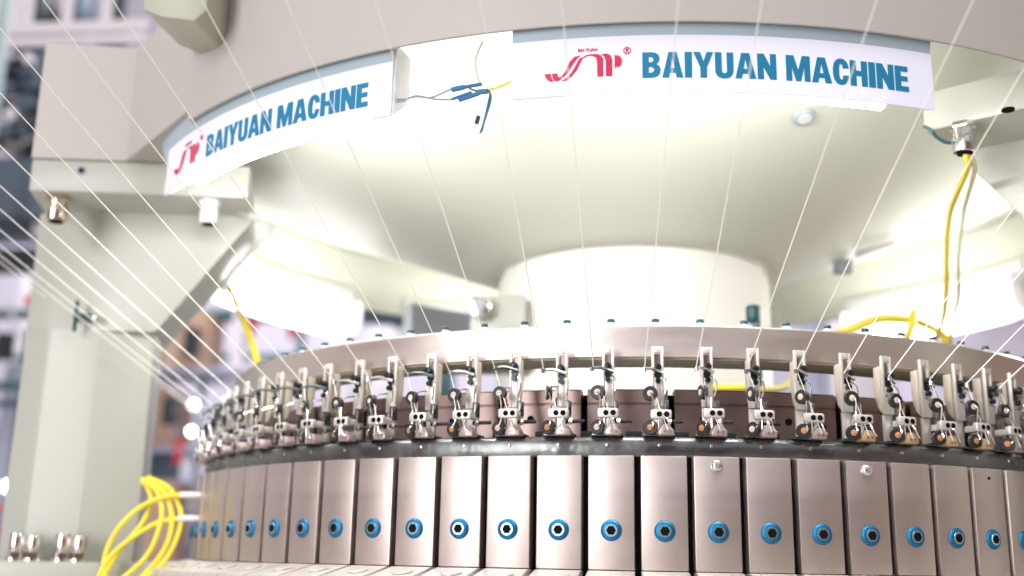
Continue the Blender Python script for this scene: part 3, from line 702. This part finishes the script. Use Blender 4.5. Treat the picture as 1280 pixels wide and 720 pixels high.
# coil of yellow leads on the left with white plugs pushed into the cylinder side
leads = [
 ('looped yellow lead ending in the upper white plug beside the cylinder',
  [(-0.446, -0.252, 0.0345), (-0.467, -0.256, 0.0325), (-0.492, -0.262, 0.0195), (-0.511, -0.268, -0.006), (-0.517, -0.270, -0.035), (-0.505, -0.270, -0.060), (-0.485, -0.268, -0.052), (-0.462, -0.262, -0.022), (-0.458, -0.255, 0.008), (-0.470, -0.250, 0.036), (-0.494, -0.246, 0.050)]),
 ('looped yellow lead ending in the lower white plug beside the cylinder',
  [(-0.446, -0.252, 0.0115), (-0.470, -0.257, 0.0075), (-0.496, -0.264, -0.010), (-0.515, -0.270, -0.032), (-0.521, -0.272, -0.056), (-0.508, -0.272, -0.068)]),
 ('slack yellow lead bunched at the leg, hanging in the middle loop',
  [(-0.497, -0.247, 0.048), (-0.478, -0.252, 0.038), (-0.468, -0.258, 0.012), (-0.474, -0.266, -0.022), (-0.494, -0.270, -0.045), (-0.518, -0.271, -0.060)]),
 ('slack yellow lead nearest the cylinder, hanging in a narrow loop',
  [(-0.492, -0.245, 0.052), (-0.466, -0.247, 0.040), (-0.450, -0.252, 0.012), (-0.455, -0.260, -0.022), (-0.472, -0.268, -0.044), (-0.500, -0.270, -0.054)]),
 ('short yellow lead curving behind the other loops at the leg',
  [(-0.498, -0.244, 0.051), (-0.484, -0.250, 0.030), (-0.489, -0.256, 0.005), (-0.505, -0.264, -0.020), (-0.516, -0.270, -0.045), (-0.523, -0.272, -0.064)])]
for lab, pts in leads:
    cable('yellow_lead', lab, 'cable', pts, 0.0026, YELLOW, group='yellow leads coiled beside the leg')
for z, lab in ((0.0345, 'upper white cable plug at the left edge of the cylinder'), (0.0115, 'lower white cable plug at the left edge of the cylinder')):
    t = thing('cable_plug', lab, 'plug', (-0.448, -0.253, z), 0, 'white plugs beside the cylinder')
    bm = BM(); cyl(bm, (-0.004, -0.002, 0), (0.016, 0.004, 0.0004), 0.0032, 0.0028, seg=14, bevel=0.0005); obj('plug_body', bm, WHITEP, t)
    bm = BM(); cyl(bm, (0.016, 0.004, 0.0004), (0.030, 0.006, 0.0006), 0.0018, seg=10); obj('plug_tip', bm, CHROME, t)
# connector bundle hanging between the two signs
WB = thing('wire_bundle', 'bundle of grey wires with blue crimp sleeves hanging between the two lettered signs', 'wires', (-0.15, -0.55, 0.325))
def wb(name, pts, r, m, n=5):
    bm = BM(); tube(bm, [p - Vector((-0.15, -0.55, 0.325)) for p in smooth_path(pts, n)], r, 8); return obj(name, bm, m, WB)
wb('wire', [(-0.196, -0.533, 0.336), (-0.181, -0.540, 0.3295), (-0.168, -0.545, 0.3292), (-0.155, -0.549, 0.3265), (-0.144, -0.551, 0.3300), (-0.136, -0.553, 0.3325)], 0.0008, WIREG)
wb('wire', [(-0.196, -0.533, 0.334), (-0.181, -0.540, 0.3275), (-0.168, -0.545, 0.3302), (-0.155, -0.549, 0.3255), (-0.144, -0.551, 0.3235), (-0.136, -0.553, 0.3225)], 0.0008, WIREG)
wb('wire', [(-0.1145, -0.556, 0.3690), (-0.1195, -0.556, 0.356), (-0.119, -0.556, 0.344), (-0.116, -0.556, 0.334)], 0.0010, BOWLM)
wb('crimp_sleeve', [(-0.138, -0.5525, 0.3310), (-0.128, -0.555, 0.3318)], 0.0021, WIREB)
wb('crimp_sleeve', [(-0.128, -0.555, 0.3318), (-0.114, -0.557, 0.3330)], 0.0015, WIREB)
wb('crimp_sleeve', [(-0.138, -0.5525, 0.3230), (-0.122, -0.556, 0.3268)], 0.0013, WIREB)
wb('crimp_sleeve', [(-0.132, -0.554, 0.3215), (-0.116, -0.5575, 0.3252)], 0.0018, WIREB)
wb('crimp_sleeve', [(-0.117, -0.5575, 0.3262), (-0.109, -0.559, 0.3262)], 0.0022, WIREB)
wb('wire', [(-0.124, -0.5555, 0.3305), (-0.118, -0.557, 0.3275), (-0.1085, -0.559, 0.3262), (-0.1065, -0.5595, 0.318), (-0.110, -0.559, 0.305), (-0.114, -0.558, 0.2925)], 0.0008, TEALS)
wb('wire', [(-0.107, -0.559, 0.3240), (-0.1095, -0.559, 0.310), (-0.113, -0.558, 0.294)], 0.0009, WIREB)
wb('wire_end', [(-0.1145, -0.558, 0.2925), (-0.1185, -0.557, 0.2945), (-0.1175, -0.557, 0.3000)], 0.0014, WHITEP)
wb('terminal', [(-0.1175, -0.557, 0.3000), (-0.116, -0.557, 0.3065)], 0.0017, TEALCAP)
cable('yellow_wire', 'short thin yellow wire reaching from the blue sleeves to the forward sign', 'wire', [(-0.114, -0.557, 0.327), (-0.103, -0.559, 0.3285), (-0.088, -0.5615, 0.3335)], 0.0010, YELLOW)
cable('teal_wire', 'short dark teal wire poking out beside the right cable gland', 'wire', [(0.2675, -0.428, 0.326), (0.262, -0.430, 0.3265), (0.255, -0.434, 0.3295), (0.250, -0.437, 0.334), (0.250, -0.42, 0.344)], 0.0016, TEALS)
f = loc2(-72.6)
WLEAD = [(-0.430, -0.215, 0.345), f(0.440, 0.045, 0.338), f(0.449, 0.035, 0.325), f(0.462, 0.02, 0.314), f(0.482, 0.0, 0.293), f(0.492, -0.02, 0.276)]
cable('white_lead', 'white lead drooping from the ring down behind the edge of the left gusset', 'cable', WLEAD, 0.0032, WHITEP)
# hook on the leg
HK = thing('yarn_hook', 'small dark T shaped hook fixed to the face of the left leg', 'hook', tuple(uL * 0.622 + nL * 0.120 + Vector((0, 0, 0.221))))
bm = BM(); tube(bm, [(0, 0, 0), nL * 0.022], 0.0032, 10); obj('stem', bm, TEALCAP, HK)
bm = BM(); tube(bm, [nL * 0.022 + Vector((0, 0, -0.016)), nL * 0.022 + Vector((0, 0, 0.017))], 0.0021, 8); obj('cross_bar', bm, TEALCAP, HK)
bm = BM(); tube(bm, [nL * 0.020, nL * 0.020 - uL * 0.018], 0.0042, 10); obj('side_pin', bm, TEALCAP, HK)
bm = BM(); cyl(bm, nL * 0.020 - uL * 0.018, nL * 0.020 - uL * 0.022, 0.0044, seg=12); obj('pin_tip', bm, CHROME, HK)
# dark fitting standing behind the steel ring in front of the drum
FT = thing('dark_fitting', 'small dark teal fitting standing behind the steel ring against the white drum', 'fitting', (0.127, -0.2, 0.15))
bm = BM(); cyl(bm, (0, 0, 0.0), (0, 0, 0.088), 0.0045, seg=14, bevel=0.001); obj('stem', bm, TEALS, FT)
bm = BM(); cyl(bm, (-0.003, 0, 0.07), (-0.003, 0, 0.088), 0.0075, seg=14, bevel=0.002); obj('cap', bm, TEALCAP, FT)

# ------------------------------------------------------------------ hall behind the machine (far out of focus)
def boxthing(name, label, cat, c, s, m, group=None, bevel=0.006):
    bm = BM(); box(bm, (0, 0, 0), s, bevel); o = obj(name, bm, m); o.location = c; return tag(o, label, cat, group)
# white cable tray upper left
CT = thing('cable_tray', 'white metal ladder tray high at the left behind the pillar block', 'cable tray', (-1.45, 1.2, 1.27))
for z, s in ((0.012, 0.022), (0.050, 0.030)):
    bm = BM(); box(bm, (0, 0, z), (0.385, 0.02, s), 0.003); obj('side_rail', bm, WHITEM, CT)
for x in (-0.145, -0.035, 0.075):
    bm = BM(); box(bm, (x, 0, 0.20), (0.024, 0.018, 0.27), 0.002); obj('rung', bm, WHITEM, CT)
bm = BM(); box(bm, (-0.19, 0.02, 0.35), (0.02, 0.02, 0.56), 0.003); obj('hanger', bm, WHITEM, CT)
boxthing('wall_post', 'pale teal upright post at the far left edge of the picture', 'post', (-2.02, 1.75, 0.95), (0.035, 0.04, 3.9), mat('pale_teal', (0.36, 0.45, 0.45), 0.5))
# creel with cones at the far left
CR = thing('yarn_creel', 'dark yarn creel full of black and pale cones at the far left', 'yarn creel', (-2.2, 2.1, -1.0))
for x in (-0.35, 0.33):
    bm = BM(); box(bm, (x, 0.1, 1.6), (0.04, 0.04, 3.2), 0.003); obj('upright', bm, NAVY, CR)
for z in (2.14, 2.40, 2.62, 2.88):
    bm = BM(); box(bm, (0, 0.1, z - 0.09), (0.70, 0.14, 0.02), 0.002); obj('shelf', bm, SLATE, CR)
rng = random.Random(3)
for z in (2.40, 2.62, 2.88):
    for x in (-0.26, -0.09, 0.08, 0.23):
        bm = BM(); cyl(bm, (x, 0, z - 0.075), (x + 0.01, 0, z + 0.075), 0.072, 0.038, seg=18, bevel=0.008)
        obj('yarn_cone', bm, rng.choice([NAVY, NAVY, SLATE, SLATE, WHITEM]), CR)
boxthing('dark_cabinet', 'slate blue machine cabinet behind the left pillar', 'cabinet', (-2.33, 2.15, 1.16), (0.8, 0.3, 0.21), SLATE)
MX = thing('spindle_bank', 'cluster of dark and pale spindles, rods and clips seen blurred left of the pillar', 'spindle bank', (-2.1, 2.05, 0.55))
rng = random.Random(21)
for k in range(34):
    x = rng.uniform(-0.25, 0.17); z = rng.uniform(-0.05, 0.50); m_ = rng.choice([NAVY, NAVY, SLATE, WHITEM, BLUEG, TEALS])
    bm = BM()
    if k % 3 == 0: cyl(bm, (x, 0.0, z), (x, 0.06, z), rng.uniform(0.012, 0.03), seg=14, bevel=0.003); nm = 'spindle_disc'
    elif k % 3 == 1: box(bm, (x, 0.03, z), (rng.uniform(0.02, 0.05), 0.04, rng.uniform(0.04, 0.12)), 0.003); nm = 'clip'
    else: cyl(bm, (x, 0.02, z - 0.05), (x + rng.uniform(-0.05, 0.05), 0.02, z + 0.06), 0.008, seg=8); nm = 'rod'
    obj(nm, bm, m_, MX)
for k in range(30):
    x = rng.uniform(-0.22, 0.12); z = rng.uniform(0.68, 1.20); m_ = rng.choice([NAVY, NAVY, NAVY, SLATE, SLATE, WHITEM, TEALS])
    bm = BM()
    if k % 2: cyl(bm, (x, -0.06, z), (x, 0.0, z), rng.uniform(0.012, 0.036), seg=14, bevel=0.003); nm = 'spindle_disc'
    else: box(bm, (x, -0.03, z), (rng.uniform(0.02, 0.09), 0.04, rng.uniform(0.02, 0.08)), 0.003); nm = 'clip'
    obj(nm, bm, m_, MX)
for z in (-0.10, 0.20, 0.53, 0.66, 0.95, 1.22):
    bm = BM(); box(bm, (-0.05, 0.09, z), (0.5, 0.03, 0.02), 0.003); obj('cross_rail', bm, SLATE, MX)
for x in (-0.27, 0.17):
    bm = BM(); box(bm, (x, 0.09, -0.15), (0.03, 0.03, 2.8), 0.003); obj('upright', bm, BLUEG, MX)
boxthing('dark_bracket', 'dark bracket block under the slate cabinet at the far left', 'bracket', (-2.06, 2.1, 0.93), (0.30, 0.10, 0.07), NAVY)
bm = BM(); cyl(bm, (-1.955, 2.0, 0.750), (-1.955, 2.0, 0.785), 0.018, seg=16, bevel=0.004); tag(obj('red_button', bm, REDP), 'small red button left of the pillar', 'button')
boxthing('teal_rail', 'teal horizontal rail crossing low at the far left', 'rail', (-2.2, 2.0, 0.488), (0.9, 0.03, 0.028), TEALS)
for k, (x, m_) in enumerate(((-2.12, BLUEG), (-2.04, WHITEM), (-1.955, BLUEG))):
    boxthing('machine_column', ['blue grey column at the far left edge', 'white column second from the far left edge', 'blue grey column close against the pillar at left'][k], 'column',
             (x, 2.25, -0.2), (0.055, 0.06, 1.6), m_, 'columns of the machine at far left')
for k, z in enumerate((0.10, 0.03)):
    boxthing('red_strip', ['upper red strip low at the far left edge', 'lower red strip low at the far left edge'][k], 'strip', (-2.05, 1.95, z), (0.3, 0.02, 0.014), REDP, 'red strips at far left')
bm = BM(); bmesh.ops.create_uvsphere(bm, u_segments=16, v_segments=10, radius=0.016); o = obj('hall_lamp', bm, LAMPW); o.location = (-1.955, 2.0, 0.170); tag(o, 'small bright lamp low at the far left edge', 'lamp', 'bright hall lamps')
# between pillar and cylinder
for k, (x, z, a, b) in enumerate(((-1.85, 0.815, 0.25, 0.24), (-1.93, 0.50, 0.20, 0.24), (-1.90, 0.07, 0.24, 0.36))):
    lab = ['upper brown cardboard carton between pillar and cylinder', 'middle brown cardboard carton beside the pillar', 'lowest brown carton behind the yellow leads'][k]
    t = thing('cardboard_carton', lab, 'carton', (x, 3.0, z - b / 2), 0, 'cardboard cartons')
    bm = BM(); box(bm, (0, 0, b / 2), (a, 0.25, b), 0.004); obj('carton_body', bm, CARD, t)
    bm = BM(); box(bm, (0, -0.1262, b / 2), (0.05, 0.002, b * 0.98)); obj('tape', bm, mat('tape_%d' % k, (0.58, 0.42, 0.30), 0.4), t)
RK = thing('storage_rack', 'tall blue grey storage rack holding cartons behind the machine', 'rack', (-1.8, 3.2, -1.0))
for x in (-0.24, 0.19):
    bm = BM(); box(bm, (x, -0.2, 1.1), (0.05, 0.05, 2.2), 0.003); obj('upright', bm, WHITEM, RK)
for z in (0.87, 1.37, 1.685):
    bm = BM(); box(bm, (0, -0.18, z), (0.46, 0.36, 0.016), 0.002); obj('shelf', bm, BLUEG, RK)
for k, (x, z) in enumerate(((-1.735, 0.79), (-1.80, 0.515))):
    boxthing('dark_switch', ['dark switch box beside the upper carton', 'dark switch box beside the bright hall lamps'][k], 'switch box', (x, 2.82, z), (0.05, 0.06, 0.11), NAVY, 'dark switch boxes')
for k, z in enumerate((0.545, 0.44)):
    bm = BM(); bmesh.ops.create_uvsphere(bm, u_segments=16, v_segments=10, radius=0.014); o = obj('hall_lamp', bm, LAMPW); o.location = (-1.72, 2.85, z); tag(o, ['upper bright lamp left of the feeder ring', 'lower bright lamp left of the feeder ring'][k], 'lamp', 'bright hall lamps')
boxthing('red_label', 'red tag hanging below the bright lamps', 'tag', (-1.765, 2.85, 0.36), (0.03, 0.02, 0.09), REDP)
boxthing('wall_panel', 'dark blue panel below the cartons next to the pillar', 'panel', (-1.86, 2.95, 0.31), (0.12, 0.04, 0.10), SLATE)
# beams seen under the rear lamps
def beam(name, label, p0, p1, r, m, group):
    t = thing(name, label, 'beam', p0, 0, group)
    P0 = Vector(p0); P1 = Vector(p1) - P0
    bm = BM(); tube(bm, [(0, 0, 0), P1], r, 12); obj('beam_tube', bm, m, t)
    d = P1.normalized()
    bm = BM(); cyl(bm, P1 - d * 0.01, P1 + d * 0.03, r * 1.9, seg=18, bevel=0.004); obj('end_flange', bm, m, t)
    return t
beam('steel_beam', 'thick teal beam slanting below the rear left lamp', (-2.0, 3.0, 1.12), (-0.95, 3.0, 0.985), 0.055, TEALS, 'beams behind the machine')
beam('steel_beam', 'long slim teal rail behind the left yellow cable', (-2.0, 3.1, 0.955), (-1.33, 3.1, 0.955), 0.026, TEALS, 'beams behind the machine')
beam('steel_beam', 'short slate rail left of the white drum', (-0.66, 3.0, 0.895), (-1.17, 3.0, 0.925), 0.026, SLATE, 'beams behind the machine')
beam('steel_beam', 'slate rail at the right edge above the steel ring', (2.2, 3.0, 0.95), (1.32, 3.0, 0.93), 0.028, SLATE, 'beams behind the machine')
beam('steel_beam', 'teal beam at the right edge below the rear lamp', (2.2, 3.0, 1.09), (1.42, 3.0, 1.03), 0.04, TEALS, 'beams behind the machine')
for k, (x, z) in enumerate(((-1.545, 0.86), (-1.375, 0.855))):
    bm = BM(); cyl(bm, (0, 0, 0.04), (0, 0, -0.03), 0.026, 0.010, seg=16, bevel=0.004); o = obj('red_cone', bm, REDP); o.location = (x, 2.95, z)
    tag(o, ['left red cone hanging under the slim teal rail', 'right red cone hanging under the slim teal rail'][k], 'cone', 'red cones under the rail')
boxthing('teal_machine_head', 'dark teal machine head behind, left of the white drum', 'machine head', (-0.86, 2.6, 1.0), (0.5, 0.3, 0.10), TEALS)
boxthing('white_machine_column', 'white machine column behind the right side of the drum', 'column', (0.73, 2.4, 0.0), (0.12, 0.12, 2.0), WHITEM)
boxthing('lilac_cabinet', 'pale lilac control cabinet behind the right feeders', 'cabinet', (1.6, 3.5, 0.0), (0.9, 0.4, 2.0), mat('lilac_paint', (0.60, 0.55, 0.64), 0.5))

# a bank of coloured spindles and tubes between pillar and cylinder, and busy frames further back
SB = thing('bobbin_frame', 'blurred frame of small pale and dark bobbins behind the gap beside the pillar', 'bobbin frame', (-1.72, 2.9, -1.0))
rng = random.Random(8)
for k in range(30):
    x = rng.uniform(-0.24, 0.10); z = rng.uniform(0.75, 1.85); m_ = rng.choice([NAVY, SLATE, WHITEM, BLUEG, BLUEG, WHITEM, TEALS])
    bm = BM(); cyl(bm, (x, 0.06, z - 0.03), (x + 0.006, 0.06, z + 0.04), rng.uniform(0.010, 0.024), 0.010, seg=12, bevel=0.002); obj('bobbin', bm, m_, SB)
for x in (-0.25, -0.03, 0.12):
    bm = BM(); box(bm, (x, 0.10, 0.95), (0.022, 0.02, 1.9), 0.002); obj('upright', bm, BLUEG if x < 0 else WHITEM, SB)
FRM = thing('machine_frame_row', 'row of blurred pale and blue grey machine frames along the back wall', 'frame row', (0, 4.6, -1.0))
rng = random.Random(15)
for k in range(46):
    x = rng.uniform(-4.2, 2.9); h = rng.uniform(1.2, 3.2); m_ = rng.choice([WHITEM, BLUEG, BLUEG, SLATE, WHITEM, TEALS])
    bm = BM(); box(bm, (x, rng.uniform(-0.3, 0.3), h / 2), (rng.uniform(0.03, 0.14), 0.06, h), 0.004); obj('upright', bm, m_, FRM)
for k, z in enumerate((1.35, 1.62, 1.98, 2.22, 2.6)):
    bm = BM(); box(bm, (-0.7, -0.36 - 0.01 * k, z), (7.0, 0.03, rng.uniform(0.02, 0.05)), 0.003); obj('cross_rail', bm, rng.choice([SLATE, TEALS, WHITEM, BLUEG]), FRM)
